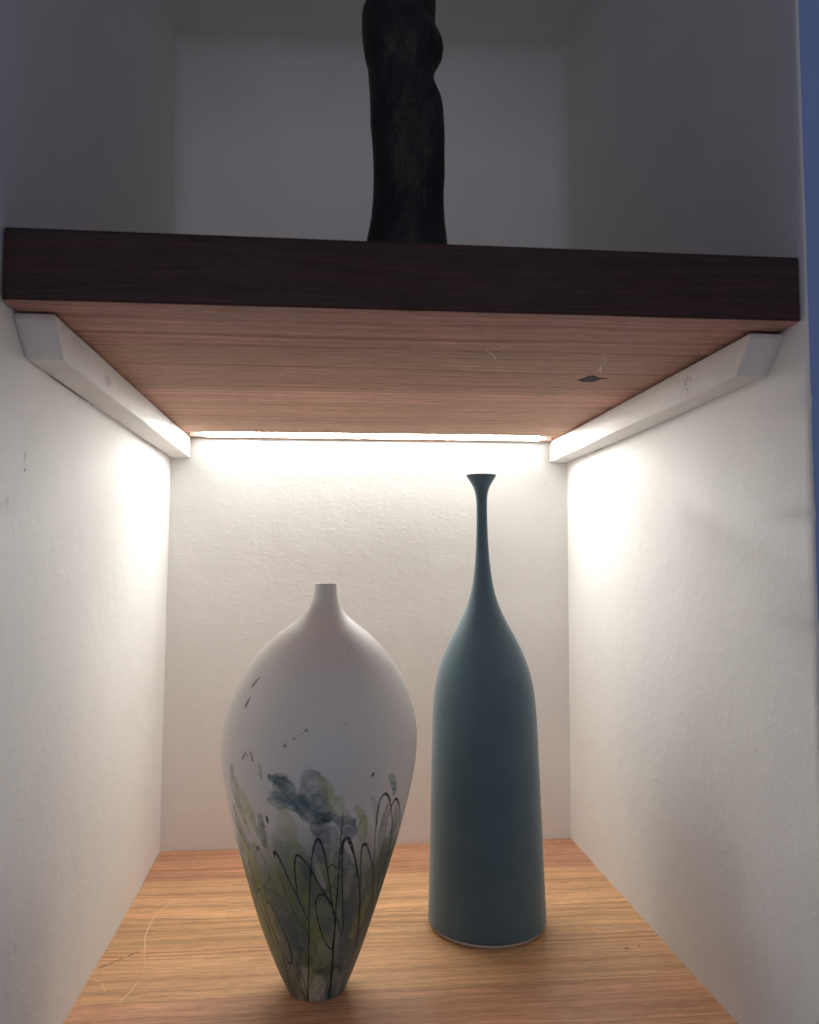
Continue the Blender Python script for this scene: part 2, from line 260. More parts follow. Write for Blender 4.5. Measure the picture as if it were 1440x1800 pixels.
WASH=[('T', 7.5, 0.75, [(-0.4524, 0.1684), (-0.3456, 0.166), (-0.2666, 0.1568), (-0.1953, 0.1509), (-0.0868, 0.1443), (0.0921, 0.1383)]), ('S', 8.5, 0.6, [(-0.1732, 0.1565), (-0.0618, 0.166), (0.0112, 0.1549), (0.0894, 0.1424)]), ('T', 9, 0.45, [(-0.4076, 0.1642), (-0.3636, 0.1584), (-0.3069, 0.1515)]), ('T', 7, 0.4, [(-0.4591, 0.1568), (-0.351, 0.1544), (-0.2616, 0.1507)]), ('S', 4, 0.3, [(-0.4048, 0.1697), (-0.3445, 0.1695), (-0.3018, 0.1657)]), ('T', 9, 0.5, [(-0.2319, 0.1528), (-0.1739, 0.1509), (-0.116, 0.1489)]), ('T', 6, 0.6, [(-0.5051, 0.1524), (-0.3847, 0.1509), (-0.2336, 0.1477)]), ('D', 5, 0.45, [(-0.0428, 0.1427), (0.0315, 0.1406), (0.097, 0.1423)]), ('D', 3.5, 0.8, [(-0.049, 0.1374), (0.0329, 0.1376), (0.121, 0.1397)]), ('S', 13, 0.6, [(0.0046, 0.1333), (0.1023, 0.1246), (0.0795, 0.1119)]), ('S', 10, 0.7, [(0.1823, 0.1388), (0.2978, 0.1339), (0.3611, 0.1259)]), ('T', 9, 0.55, [(-0.116, 0.154), (0.0139, 0.1478), (0.119, 0.1423)]), ('O', 5, 0.7, [(-1.0062, 0.1506), (-0.9109, 0.1373), (-0.8458, 0.1245)]), ('O', 5, 0.6, [(-1.0475, 0.1256), (-0.99, 0.1083), (-0.9033, 0.0923)]), ('O', 6, 0.5, [(-0.9008, 0.114), (-0.8676, 0.0929), (-0.7954, 0.0696), (-0.7085, 0.0481)]), ('W', 4, 0.5, [(-0.7931, 0.1274), (-0.7651, 0.116), (-0.6987, 0.1083)]), ('O', 6, 0.6, [(-0.93, 0.1589), (-0.8768, 0.1493), (-0.7838, 0.1401), (-0.7357, 0.1302)]), ('G', 6, 0.5, [(-0.9884, 0.1654), (-0.991, 0.1539), (-0.9502, 0.142)]), ('G', 7, 0.5, [(-1.0688, 0.1391), (-1.0116, 0.1251), (-0.9183, 0.1138)]), ('O', 8, 0.45, [(0.0217, 0.164), (0.1557, 0.1514), (0.2708, 0.1414)]), ('O', 11, 0.42, [(-0.3733, 0.1451), (-0.3039, 0.134), (-0.2163, 0.1206)]), ('G', 13, 0.4, [(-0.405, 0.1197), (-0.2524, 0.1163), (-0.1206, 0.1122)]), ('O', 6, 0.6, [(0.3809, 0.1467), (0.438, 0.1346), (0.5284, 0.1209)]), ('T', 7, 0.75, [(0.8001, 0.1622), (0.8459, 0.1517)]), ('S', 5.5, 0.45, [(0.7905, 0.1446), (0.7661, 0.1281), (0.7967, 0.1127)]), ('T', 5, 0.5, [(0.9693, 0.1386), (1.0286, 0.1236), (1.0114, 0.1089)]), ('G', 6, 0.6, [(-0.6401, 0.1377), (-0.6222, 0.1284), (-0.6003, 0.118)]), ('S', 3, 0.35, [(-0.5755, 0.174), (-0.5537, 0.1672)]), ('S', 3, 0.3, [(0.5472, 0.1521), (0.5966, 0.14), (0.6532, 0.1287)]), ('G', 12, 0.55, [(0.8929, 0.111), (0.8661, 0.0898), (0.768, 0.0694)]), ('S', 14, 0.6, [(0.2961, 0.1148), (0.3859, 0.0922), (0.4892, 0.0689)]), ('S', 12, 0.5, [(-0.1226, 0.1057), (0.0648, 0.0834), (0.1789, 0.0603)]), ('S', 9, 0.55, [(-0.5823, 0.0833), (-0.4799, 0.0709), (-0.3164, 0.0583), (-0.2111, 0.047)]), ('G', 14, 0.5, [(-0.7853, 0.1115), (-0.7105, 0.095), (-0.5946, 0.0743)]), ('G', 12, 0.5, [(-0.4082, 0.0981), (-0.3027, 0.0776), (-0.1001, 0.0554)]), ('O', 8, 0.35, [(-0.292, 0.1118), (-0.2341, 0.099), (-0.1372, 0.0725)]), ('O', 7, 0.3, [(-0.0523, 0.0668), (0.0438, 0.0551), (0.1026, 0.0432)]), ('O', 7, 0.35, [(0.6531, 0.0498), (0.781, 0.0592), (0.8205, 0.0752)]), ('D', 5, 0.5, [(-0.0103, 0.0291), (0.2479, 0.0268), (0.5258, 0.0269)]), ('D', 5, 0.45, [(-0.2992, 0.0444), (-0.1773, 0.0376), (-0.3369, 0.0274)]), ('W', 6, 0.5, [(-0.1981, 0.0291), (-0.2869, 0.0152), (-0.1322, 0.0021)]), ('W', 7, 0.6, [(0.0546, 0.0202), (0.1419, 0.0099), (0.1165, 0.0006)]), ('W', 4, 0.5, [(-0.0023, 0.1067), (0.0378, 0.0957), (0.0977, 0.0899)]), ('W', 4, 0.35, [(0.4077, 0.1244), (0.5048, 0.1126)]), ('W', 4, 0.4, [(0.1618, 0.1285), (0.2039, 0.1198)]), ('W', 5, 0.3, [(0.3943, 0.0965), (0.3984, 0.081)])]
DOTS=[('K', 0.35, (0.3583, 0.2533)), ('K', 0.35, (0.4283, 0.2461)), ('K', 0.45, (1.0869, 0.204)), ('K', 0.3, (1.1765, 0.1912)), ('K', 0.35, (0.9708, 0.1827)), ('S', 1.3, (-0.3284, 0.188)), ('S', 0.9, (-0.2447, 0.1928)), ('S', 0.35, (-0.2011, 0.1945)), ('S', 0.6, (-0.1702, 0.1961)), ('S', 1.2, (-0.1332, 0.1978)), ('S', 0.5, (0.2348, 0.2008)), ('S', 0.4, (0.2513, 0.201)), ('S', 0.3, (-0.9284, 0.196)), ('S', 0.3, (-0.9328, 0.1919)), ('S', 0.4, (-0.8882, 0.2174)), ('R', 0.42, (-0.7601, 0.1754)), ('R', 0.42, (-0.7186, 0.1756)), ('K', 0.3, (-0.1999, 0.137)), ('K', 0.4, (-0.9239, 0.1564))]
MARKS=[('S', [0.4, 1.5, 1.6, 0.6], [(-0.8603, 0.2289), (-0.8981, 0.2257), (-0.9135, 0.2237), (-0.9288, 0.2218)]), ('S', [0.7, 1.5, 1.6, 0.7], [(-0.8878, 0.2154), (-0.8949, 0.2127), (-0.9019, 0.2104), (-0.9089, 0.2087)]), ('R', [0.55, 0.5, 0.35], [(-0.8089, 0.1761), (-0.7877, 0.1786), (-0.7661, 0.181)]), ('R', [0.55, 0.5, 0.3], [(-0.6729, 0.1761), (-0.6846, 0.179), (-0.7084, 0.1818)]), ('R', [0.25, 0.25], [(-0.7436, 0.1784), (-0.7367, 0.1799)])]

# ------------------------------------------------------------------ the niche
FR = 0.484; FL = 0.500          # front corner of the side walls (y = -FR)
Z0, Z1 = -0.5, 1.5
TOPZ = H + 0.0411
COVE = 0.020
CE = 0.910          # niche ceiling
rng = random.Random(4)

def fbm1(x, seed):
    return sum(math.sin(x * f + seed * (i + 1) * 1.7) * a for i, (f, a) in enumerate(((31, .5), (83, .3), (190, .22), (410, .16), (900, .1))))

def side_wall(name, sx, back_x, FR):
    """side wall with its rounded, slightly nicked front corner and the room-side face turning away from it"""
    # profile in plan, from the back corner forwards: (depth, outwards)
    prof = [(0.0004, 0.0)] + [(-COVE * (1 - math.cos(math.pi / 2 * k / 8)), 0.0) for k in range(9)] + [(-COVE - (FR * 0.985 - COVE) * k / 8, 0.0) for k in range(1, 9)]
    rad = 0.0035
    for k in range(1, 8):
        a = math.pi / 2 * k / 7
        prof.append((-FR + rad - math.sin(a) * rad, (1 - math.cos(a)) * rad))
    prof += [(-FR, 0.03), (-FR, 0.10), (-FR, 0.6), (0.06, 0.6)]
    zs = list(np.linspace(Z0, 0, 6)) + list(np.linspace(0.004, 1.0, 330)) + list(np.linspace(1.05, Z1, 6))
    n = len(prof); v = []; f = []; mi = []
    for z in zs:
        for k, (y, o) in enumerate(prof):
            wob = 0.0004 * math.sin(z * 9 + y * 14 + sx) if 1 < k < 18 else 0
            nick = 0
            if 18 <= k <= 24:
                s = fbm1(z, 2 + sx); nick = 0.00028 * s
                if 0.24 < z < 0.42: nick += 0.0011 * max(0, math.sin(z * 95 + 1.0) ** 9)
            base = back_x if y >= -0.02 else back_x * max(0, 1 + y / 0.2)
            base *= max(0, 1 - z / 0.4) if z > 0 else 1
            x = (W if sx > 0 else 0) + sx * (o + wob + nick) + base
            if z > TOPZ + .004 and 1 <= k < 20:      # plastered cove in the upper niche's corners
                g = max(0.0, (y + COVE) / COVE); g = min(g, 1.0)
                x -= sx * (COVE * (1 - math.sqrt(max(0, 1 - g * g))))
            if z > TOPZ + .004 and k == 0: x -= sx * (COVE + .012)
            v.append((x, y + nick * 0.6, z))
    for j in range(len(zs) - 1):
        for k in range(n - 1):
            a, b, c, d = j * n + k, j * n + k + 1, (j + 1) * n + k + 1, (j + 1) * n + k
            f.append((a, b, c, d) if sx < 0 else (a, d, c, b)); mi.append(1 if k >= 21 else (2 if (k < 9 and zs[j] > TOPZ) else 0))
    o = mesh_obj(name, v, f, smooth=True, mats=[M['wall_side'], M['wall_front'], M['wall_back']], mi=mi)
    return tag(o, None, None, None, 'structure')

tag(side_wall('wall_left', -1, -0.004, FL), 'white painted left side wall of the lit niche, with its front edge')
tag(side_wall('wall_right', 1, -0.0015, FR), 'white painted right side wall of the lit niche, with its front edge')

v = []; f = []; nx, nz = 24, 60
for j in range(nz + 1):
    for i in range(nx + 1):
        x = -0.01 + (W + 0.02) * i / nx; z = Z0 + (Z1 - Z0) * j / nz
        win = max(0, math.sin(math.pi * min(1, max(0, x / W))))
        v.append((x, win * (0.0004 * math.sin(x * 23 + z * 11) + 0.0003 * math.sin(z * 31)), z))
for j in range(nz):
    for i in range(nx):
        a = j * (nx + 1) + i; f.append((a, a + 1, a + nx + 2, a + nx + 1))
tag(mesh_obj('wall_back', v, f, M['wall_back'], smooth=True), 'white back wall behind the two vases, brightest under the light strip', None, None, 'structure')

def box(name, x0, x1, y0, y1, z0, z1, mat, parent=None, b=0.0):
    vs = [(x, y, z) for z in (z0, z1) for y in (y0, y1) for x in (x0, x1)]
    fs = [(0, 2, 3, 1), (4, 5, 7, 6), (0, 1, 5, 4), (2, 6, 7, 3), (1, 3, 7, 5), (0, 4, 6, 2)]
    o = mesh_obj(name, vs, fs, mat, parent)
    if b:
        md = o.modifiers.new('edge', 'BEVEL'); md.width = b; md.segments = 3
    return o
# niche ceiling, its right end a little higher, and the wall face above / below the opening
cp = [(-FR, 0.0), (-.35, 0.0), (-.2, 0.0), (-.1, 0.0), (-.05, 0.0)] + [(-.022 * (1 - math.sin(math.pi / 2 * k / 8)), -.022 * (1 - math.cos(math.pi / 2 * k / 8))) for k in range(9)] + [(.0004, -.034)]
v = [(x, y, CE + z + (-.008 if x < .1 else .010)) for x in (-.02, W + .02) for y, z in cp]
n = len(cp)
f = [(k, k + 1, n + k + 1, n + k) for k in range(n - 1)]
k0 = len(v); v += [(-.02, -FR + .002, Z1), (W + .02, -FR + .002, Z1), (-.02, .02, Z1), (W + .02, .02, Z1)]
f += [(0, n, k0 + 1, k0), (k0, k0 + 1, k0 + 3, k0 + 2)]
o = mesh_obj('ceiling', v, f, mats=[M['wall_back'], M['wall_front']], mi=[0] * (n - 1) + [1, 1])
for q in range(n - 1): o.data.polygons[q].use_smooth = True
tag(o, 'white ceiling of the upper niche', None, None, 'structure')
tag(box('wall_below', -.006, W + .006, -FR + .006, 0.03, Z0, -0.0412, M['wall_front']), 'wall under the lower board', None, None, 'structure')

# ------------------------------------------------------------------ shelves from glued staves
def stave(parent, y0, y1, z0, z1, mat, tone, hue, seed, g=0.0, zu=None, front=False, notch=None, chz=0.00035):
    """one stave, grain along x, tiny eased edges; front: rounded nose; notch: (ya, yb, depth) groove in its underside"""
    c = chz
    if front:
        r = 0.0022
        pr = [(y1, z0 + c), (y1 - c, z0)]
        pr += [(y0 + r - r * math.sin(a), z0 + r - r * math.cos(a)) for a in [math.pi / 2 * k / 5 for k in range(6)]]
        nf = len(pr)
        pr += [(y0 + r - r * math.cos(a), z1 - r + r * math.sin(a)) for a in [math.pi / 2 * k / 5 for k in range(6)]]
        pr += [(y1 - c, z1), (y1, z1 - c)]
    else:
        pr = [(y1, z0 + c), (y1 - c, z0)]
        if notch:
            ya, yb, d = notch
            pr += [(yb, z0), (yb, z0 + d), (ya, z0 + d), (ya, z0)]
        pr += [(y0 + c, z0), (y0, z0 + c), (y0, z1 - c), (y0 + c, z1), (y1 - c, z1), (y1, z1 - c)]
        nf = -1
    n = len(pr); NX = 8; v = []; f = []; mi = []
    for i in range(NX + 1):
        x = g + (W - 2 * g) * i / NX
        for (y, z) in pr:
            dz = zu(x) * (z1 - z) / (z1 - z0) if zu else 0
            v.append((x, y, z + dz))
    for i in range(NX):
        for k in range(n):
            a, b = i * n + k, i * n + (k + 1) % n
            f.append((a, b, b + n, a + n))
            mi.append(1 if (front and nf - 4 <= k <= nf + 5) else 0)
    f.append(tuple(range(n))); mi.append(0); f.append(tuple(reversed(range(NX * n, NX * n + n)))); mi.append(0)
    o = mesh_obj('stave', v, f, mats=[mat, M['wood_face']] if front else [mat], mi=mi, parent=parent)
    o['tone'] = tone; o['hue'] = hue; o['seed'] = seed
    return o

def ribbon(name, pts, widths, z, up, mat, parent, dashed=False, thick=0.00018, kind=None):
    """thin raised or inlaid line lying on a board, with real thickness"""
    P = [Vector((a, b, z)) for a, b in pts]
    Q = []
    for i in range(len(P) - 1):
        for k in range(6): 
            t_ = k / 6
            p0, p1, p2, p3 = P[max(i - 1, 0)], P[i], P[i + 1], P[min(i + 2, len(P) - 1)]
            q = 0.5 * ((2 * p1) + (p2 - p0) * t_ + (2 * p0 - 5 * p1 + 4 * p2 - p3) * t_ ** 2 + (3 * p1 - p0 - 3 * p2 + p3) * t_ ** 3)
            w_ = widths[i] + (widths[i + 1] - widths[i]) * t_
            Q.append((q, w_))
    Q.append((P[-1], widths[-1]))
    v = []; f = []; r = random.Random(len(pts) * 7 + 1)
    for i, (q, w_) in enumerate(Q):
        d = (Q[min(i + 1, len(Q) - 1)][0] - Q[max(i - 1, 0)][0]).normalized(); s = Vector((-d.y, d.x, 0))
        w_ = w_ * (0.8 + 0.4 * r.random()); j = (r.random() - .5) * w_ * .5
        a = q + s * (w_ / 2 + j); b = q - s * (w_ / 2 - j)
        v += [a, q + Vector((0, 0, up * thick)) + s * j, b]
    for i in range(len(Q) - 1):
        if dashed and r.random() < 0.30: continue
        f += [(3 * i, 3 * i + 1, 3 * i + 4, 3 * i + 3), (3 * i + 1, 3 * i + 2, 3 * i + 5, 3 * i + 4)]
    return mesh_obj(name, v, f, mat, parent)

zu = lambda x: 0.0008 + 0.0014 * x / W
TOPZ = H + 0.0411
up = tag(empty('upper_shelf', (0, 0, 0)), 'thick dark wooden upper shelf carrying the black sculpture, a knot in its underside', 'shelf')
ys = [-.4790, -.3975, -.2600, -.2180, -.1500, -.0980, 0.0]
tones = [(1.08, -.010, 3.1), (0.98, .004, 7.7), (1.28, -.004, 11.2), (1.10, .008, 15.9), (0.98, .006, 21.3), (1.08, .010, 26.4)]
for k in range(6):
    a, b = ys[k], ys[k + 1]
    tn, hu, sd = tones[k]
    last = k == 5
    stave(up, a, b - (0.0006 if last else 0), H, TOPZ, M['wood_up'], tn, hu, sd, 0.0012, zu, front=(k == 0),
          notch=(-.0460, -.0120, .0102) if last else None, chz=0.0002)
hz = H + zu(.37)
# the knot hole, its rim and the pale fibre stuck beside it
kp = [(.3632, -.3195), (.3657, -.3203), (.3664, -.3240), (.367, -.327), (.3678, -.3305), (.3688, -.3329), (.3712, -.3338), (.3737, -.3334), (.3760, -.3302), (.3775, -.3285), (.3812, -.3272), (.3860, -.3262), (.3847, -.3245), (.3803, -.3235), (.3797, -.3190), (.3775, -.3150), (.3745, -.3142), (.371, -.3128), (.3685, -.3150), (.3660, -.3172)]
c0 = Vector((.3725, -.3240, 0)); v = []; f = []
n = len(kp)
for s, dz in ((1.0, -0.00025), (0.78, -0.00012), (0.0, -0.00010)):
    if s: v += [(c0.x + (x - c0.x) * s, c0.y + (y - c0.y) * s, hz + dz) for x, y in kp]
    else: v.append((c0.x, c0.y, hz + dz))
v += [(x, y, hz + .0002) for x, y in kp]
for i in range(n):
    j = (i + 1) % n
    f += [(i, j, n + j, n + i), (n + i, n + j, 2 * n), (i, 2 * n + 1 + i, 2 * n + 1 + j, j)]
mesh_obj('knot', v, f, M['knot'], up)
ribbon('fibre', [(.3566, -.3992), (.3591, -.3975), (.3637, -.3876), (.367, -.3745), (.3675, -.3648), (.3705, -.355), (.3749, -.3419)], [.0005, .0006, .0005, .0004, .0005, .0014, .0004], hz - .0004, -1, M['fibre'], up, thick=.0005)
hz2 = H + zu(.1) - 0.00015
ribbon('scratch', [(.105, -.470), (.112, -.462), (.120, -.466), (.126, -.455)], [.0003, .0006, .0005, .0003], hz2, -1, M['fibre'], up, True, .0001)
ribbon('scratch', [(.112, -.446), (.121, -.450), (.130, -.447)], [.0003, .0006, .0003], hz2, -1, M['fibre'], up, True, .0001)
ribbon('scratch', [(.262, -.408), (.280, -.398), (.291, -.372)], [.0003, .0004, .0003], hz2, -1, M['fibre'], up, True, .0001)
ribbon('scratch', [(.283, -.4155), (.287, -.4120), (.292, -.4150)], [.0003, .0007, .0003], hz2 - .0002, -1, M['fibre'], up, False, .0001)
ribbon('scratch', [(.325, -.388), (.331, -.387), (.336, -.388)], [.0003, .0008, .0003], hz2 - .0003, -1, M['fibre'], up, True, .0001)

lo = tag(empty('lower_board', (0, 0, 0)), 'pale brown wooden board under the two vases, glued from long staves', 'shelf')
ys = [-.4860, -.4000, -.3130, -.2290, -.1760, -.0870, 0.0]
tones = [(1.12, -.005, 43.1), (1.06, -.007, 37.7), (1.14, .004, 51.2), (1.06, .008, 65.9), (1.20, .006, 71.3), (0.98, -.010, 86.4)]
for k in range(6):
    tn, hu, sd = tones[k]
    stave(lo, ys[k], ys[k + 1] - (0.0005 if k == 5 else 0), -0.041, 0.0, M['wood_low'], tn, hu, sd, -0.001 if k < 5 else -0.003, None, front=(k == 0), chz=0.0002)
ribbon('crack', [(-.0008, -.2612), (.006, -.2560), (.012, -.2490), (.020, -.2410), (.0287, -.2315)], [.0011, .0012, .0009, .0010, .0006], .00004, 1, M['crack'], lo, True, .00008)
ribbon('scratch', [(.0560, -.1240), (.0377, -.1333), (.0300, -.150), (.0257, -.1667), (.0249, -.1971), (.0290, -.2230), (.0316, -.2366)], [.0003, .0006, .0008, .0008, .0008, .0008, .0005], .00003, 1, M['scratch'], lo, False, .00005)
ribbon('scratch', [(.0316, -.2366), (.036, -.256), (.0379, -.2694)], [.0003, .0003, .0002], .00003, 1, M['scratch'], lo, True, .00005)
ribbon('scratch', [(.0372, -.2810), (.0353, -.2942), (.0306, -.3095)], [.0005, .0008, .0006], .00003, 1, M['scratch'], lo, False, .00005)
ribbon('scratch', [(.0020, -.2730), (.0120, -.2850), (.0190, -.2990)], [.0006, .0007, .0004], .00003, 1, M['scratch'], lo, True, .00005)
for (x, y, a) in ((.4154, -.2659, .0021), (.427, -.263, .0014), (.421, -.147, .0011), (.413, -.035, .0012)):
    ribbon('knot', [(x - a, y), (x, y + .0004), (x + a, y)], [.0006, .0016 * a / .002, .0006], .00003, 1, M['crack'], lo, False, .00006)

# ------------------------------------------------------------------ battens
def batten(name, sx, label):
    hb, wb, L, cham, lip = 0.0214, 0.0214, 0.4590, 0.0185, 0.0046
    z1 = H + (0.0002 if sx < 0 else 0.0014); z0 = H - hb
    xa = 0.0003 if sx < 0 else W - 0.0003; s = 1 if sx < 0 else -1
    NY = 60; v = []; f = []; r = random.Random(5 + sx)
    # rings along y from back to front; section: wall/top, inner/top, inner/bottom, wall/bottom with eased corners
    e = 0.0009
    st = [(-.0006, z0), (-.010, z0)] + [(-.010 - (L - cham - .010) * k / NY, z0) for k in range(1, NY + 1)]
    st += [(-(L - cham * .5), z0 + (z1 - lip - z0) * .5), (-(L - .0004), z1 - lip), (-L, z1 - lip + .0004)]
    for i, (y, zb) in enumerate(st):
        w = wb + 0.00022 * fbm1(y * .6, 3 + sx)
        bow = -0.0008 * math.sin(max(0, min(1, (-y - .05) / .4)) * math.pi)  # bottom edge bows a touch
        b = zb + (bow if zb == z0 else 0)
        tp = z1 - (0.0006 if sx < 0 else 0.0012) * max(0, (-y) / L)
        sec = [(0, tp), (w - e * .4, tp), (w, tp - e * .6), (w, b + e), (w - e, b), (0.0016 + 0.0006 * fbm1(y * .5, 1), b), (0.0, b + 0.0007)]
        v += [(xa + s * dx, y, zz) for dx, zz in sec]
    n = 7
    for i in range(len(st) - 1):
        for k in range(n):
            a, b2 = i * n + k, i * n + (k + 1) % n
            f.append((a, b2, b2 + n, a + n) if s < 0 else (a, a + n, b2 + n, b2))
    f.append(tuple(range(n)) if s > 0 else tuple(reversed(range(n))))
    q = (len(st) - 1) * n
    f.append(tuple(range(q + n - 1, q - 1, -1)) if s > 0 else tuple(range(q, q + n)))
    o = tag(mesh_obj(name, v, f, M['batten']), label, 'batten', 'white battens holding up the upper shelf')
    # the open joint where the batten has pulled off the wall
    runs = ((-.400, -.318), (-.312, -.304)) if sx < 0 else ((-.125, -.100),)
    for (ya_, yb_) in runs:
        v = []; f = []
        for k in range(25):
            y = ya_ + (yb_ - ya_) * k / 24; q = .00035 * math.sin(math.pi * k / 24) * (.7 + .6 * r.random()) + .00005
            bow = -0.0008 * math.sin(max(0, min(1, (-y - .05) / .4)) * math.pi)
            v += [(xa + s * .0000, y, z0 + bow - .0004), (xa + s * (q + .0002), y, z0 + bow - .0004), (xa + s * (q + .0002), y, z0 + bow - .0001), (xa, y, z0 + bow - .0001)]
        for k in range(24):
            for c_ in range(4):
                a, b2 = 4 * k + c_, 4 * k + (c_ + 1) % 4; f.append((a, b2, b2 + 4, a + 4))
        mesh_obj('joint', v, f, M['crack'], o)
    return o
batten('shelf_batten', -1, 'white painted batten on the left wall under the shelf, with one smudged grey knot')
batten('shelf_batten', 1, 'white painted batten on the right wall under the shelf, with ringed dark knots')

# paint nibs, drips and a scuff left on the walls (small raised lumps that belong to their wall)
def nib(wall, axis, c, size, stretch):
    """low dome on a wall; axis 'x+' lies on the left wall, 'x-' on the right wall, 'y-' on the back wall"""
    r_ = random.Random(int(abs(c[1] * 9000 + c[2] * 7000)) + 3)
    v = []; f = []; n = 14
    for ring, (rr_, hh) in enumerate(((1.0, -.12), (.86, .30), (.55, .72), (.22, .95))):
        for k in range(n):
            a = 2 * math.pi * k / n; q = rr_ * (0.82 + .3 * r_.random())
            u, w, hgt = math.cos(a) * q * size, math.sin(a) * q * size * stretch, hh * size * .16
            v.append({'x+': (c[0] + hgt, c[1] + u, c[2] + w), 'x-': (c[0] - hgt, c[1] + u, c[2] + w), 'y-': (c[0] + u, c[1] - hgt, c[2] + w)}[axis])
    for j in range(3):
        for k in range(n):
            a, b = j * n + k, j * n + (k + 1) % n; f.append((a, b, b + n, a + n))
    f.append(tuple(range(3 * n, 4 * n)))
    if axis == 'x-': f = [tuple(reversed(q)) for q in f]
    return mesh_obj('paint_nib', v, f, M['wall_side'], bpy.data.objects[wall], smooth=True)
nib('wall_back', 'y-', (.4235, -.0002, .4013), .0016, 1.5)
nib('wall_back', 'y-', (.4080, -.0002, .3560), .0008, 1.2)
nib('wall_back', 'y-', (.0380, -.0002, .3040), .0008, 1.1)
for (y, z, s_, st_) in ((-.3660, .3730, .0010, .5), (-.0560, .4210, .0010, 1.), (-.4150, .2890, .0013, 4.0), (-.4165, .2780, .0010, 3.2), (-.4290, .2530, .0009, 5.0), (-.4050, .3080, .0009, 2.5), (-.0836, .3033, .0007, 1.3), (-.4420, .3350, .0010, 3.0)):
    nib('wall_right', 'x-', (W - .0001, y, z), s_, st_)
for (y, z, s_, st_) in ((-.4352, .3690, .0009, 3.4), (-.4345, .3622, .0012, 1.2), (-.4285, .3626, .0008, 1.0), (-.4584, .3421, .0011, 2.4), (-.4330, .3850, .0007, 2.0), (-.2300, .0800, .0008, 1.4), (-.1500, .0438, .0008, 1.4)):
    nib('wall_left', 'x+', (.0001, y, z), s_, st_)

# ------------------------------------------------------------------ LED strip let into the shelf
led = tag(empty('light_strip', (W / 2, -.031, H)), 'bright white light strip set into the shelf underside along the back wall', 'light')
X0, X1 = 0.0225, W - 0.0225
# profile sunk in a groove, its diffuser tilted so that it looks down and forwards
def strip(name, pr, x0, x1, mat):
    v = []
    for x in (x0, x1): v += [(x - W / 2, y + .012, z + zu(x)) for y, z in pr]
    n = len(pr)
    f = [(k, k + n, (k + 1) % n + n, (k + 1) % n) for k in range(n)] + [tuple(range(n)), tuple(range(2 * n - 1, n - 1, -1))]
    return mesh_obj(name, v, f, mat, led)
led.location = (W / 2, -.012, H)
strip('channel', [(-.0457, .0004), (-.0457, .0097), (-.0123, .0097), (-.0123, .0004), (-.0139, .0004), (-.0139, .0087), (-.0447, .0087), (-.0447, .0004)], X0, X1, M['alu'])
strip('diffuser', [(-.0176, .0083), (-.0174, .0078), (-.0149, .0006), (-.0147, .0003), (-.0141, .0003), (-.0140, .0083)], X0 + .0150, X1 - .0150, M['led'])

# ------------------------------------------------------------------ vases
def spline(P, n):
    """monotone-ish dense resampling of a profile list (z, r) with Catmull-Rom"""
    P = [Vector(p) for p in P]; out = []
    for i in range(len(P) - 1):
        p0, p1, p2, p3 = P[max(i - 1, 0)], P[i], P[i + 1], P[min(i + 2, len(P) - 1)]
        for k in range(n):
            t_ = k / n
            out.append(0.5 * ((2 * p1) + (p2 - p0) * t_ + (2 * p0 - 5 * p1 + 4 * p2 - p3) * t_ ** 2 + (3 * p1 - p0 - 3 * p2 + p3) * t_ ** 3))
    out.append(P[-1]); return out

def smooth_profile(P, sig_a, sig_b, z_a, z_b, dz=0.0004):
    """resample (z, r) evenly and blur it; the blur width goes from sig_a below z_a to sig_b above z_b"""
    z = np.array([p[0] for p in P]); r = np.array([p[1] for p in P])
    g = np.arange(z[0], z[-1] + dz * .5, dz); v = np.interp(g, z, r)
    def blur(v, s):
        k = int(4 * s / dz) + 1; w = np.exp(-0.5 * (np.arange(-k, k + 1) * dz / s) ** 2); w /= w.sum()
        e = np.concatenate([2 * v[0] - v[k:0:-1], v, 2 * v[-1] - v[-2:-k - 2:-1]])
        return np.convolve(e, w, 'valid')
    t_ = np.clip((g - z_a) / (z_b - z_a), 0, 1); t_ = t_ * t_ * (3 - 2 * t_)
    out = blur(v, sig_a) * (1 - t_) + blur(v, sig_b) * t_
    return list(zip(g.tolist(), out.tolist()))

def lathe(name, prof, segs, mat, parent, leanf=None):
    v = []; f = []
    for (z, r) in prof:
        l = leanf(z) if leanf else 0
        for k in range(segs):
            a = 2 * math.pi * k / segs
            v.append((math.sin(a) * r + l, -math.cos(a) * r, z))
    n = segs
    for j in range(len(prof) - 1):
        for k in range(n):
            a, b = j * n + k, j * n + (k + 1) % n
            f.append((a, b, b + n, a + n))
    return mesh_obj(name, v, f, mat, parent, smooth=True)

# --- teal bottle vase
TP = [(0.0030, .0488), (0.0036, .0500), (0.0060, .0506), (0.0121, .05045), (0.0243, .0500), (0.0487, .0492), (0.0732, .0485), (0.0978, .0477), (0.1225, .0470), (0.1474, .0462), (0.1723, .0454), (0.1869, .0446), (0.1989, .0433), (0.211, .0411), (0.223, .0375), (0.2351, .0325), (0.2473, .0264), (0.2594, .0196), (0.2716, .0139), (0.2837, .0103), (0.296, .0081), (0.3082, .0067), (0.3205, .0058), (0.3328, .0052), (0.3451, .00485), (0.3575, .0047), (0.3660, .0049), (0.3718, .0057), (0.3765, .0073), (0.3805, .0095), (0.3838, .0118), (0.3862, .0133)]
tl = lambda z: -0.0030 * z / 0.386
tv = tag(empty('teal_vase', (0.31246, -0.2097, 0.0)), 'tall slender matt teal bottle vase with long thin neck and flared lip', 'vase')
tp = [(p[0], p[1]) for p in TP[:3]] + [q for q in smooth_profile(TP[2:], .0055, .0022, .24, .34, .0006)][2:]
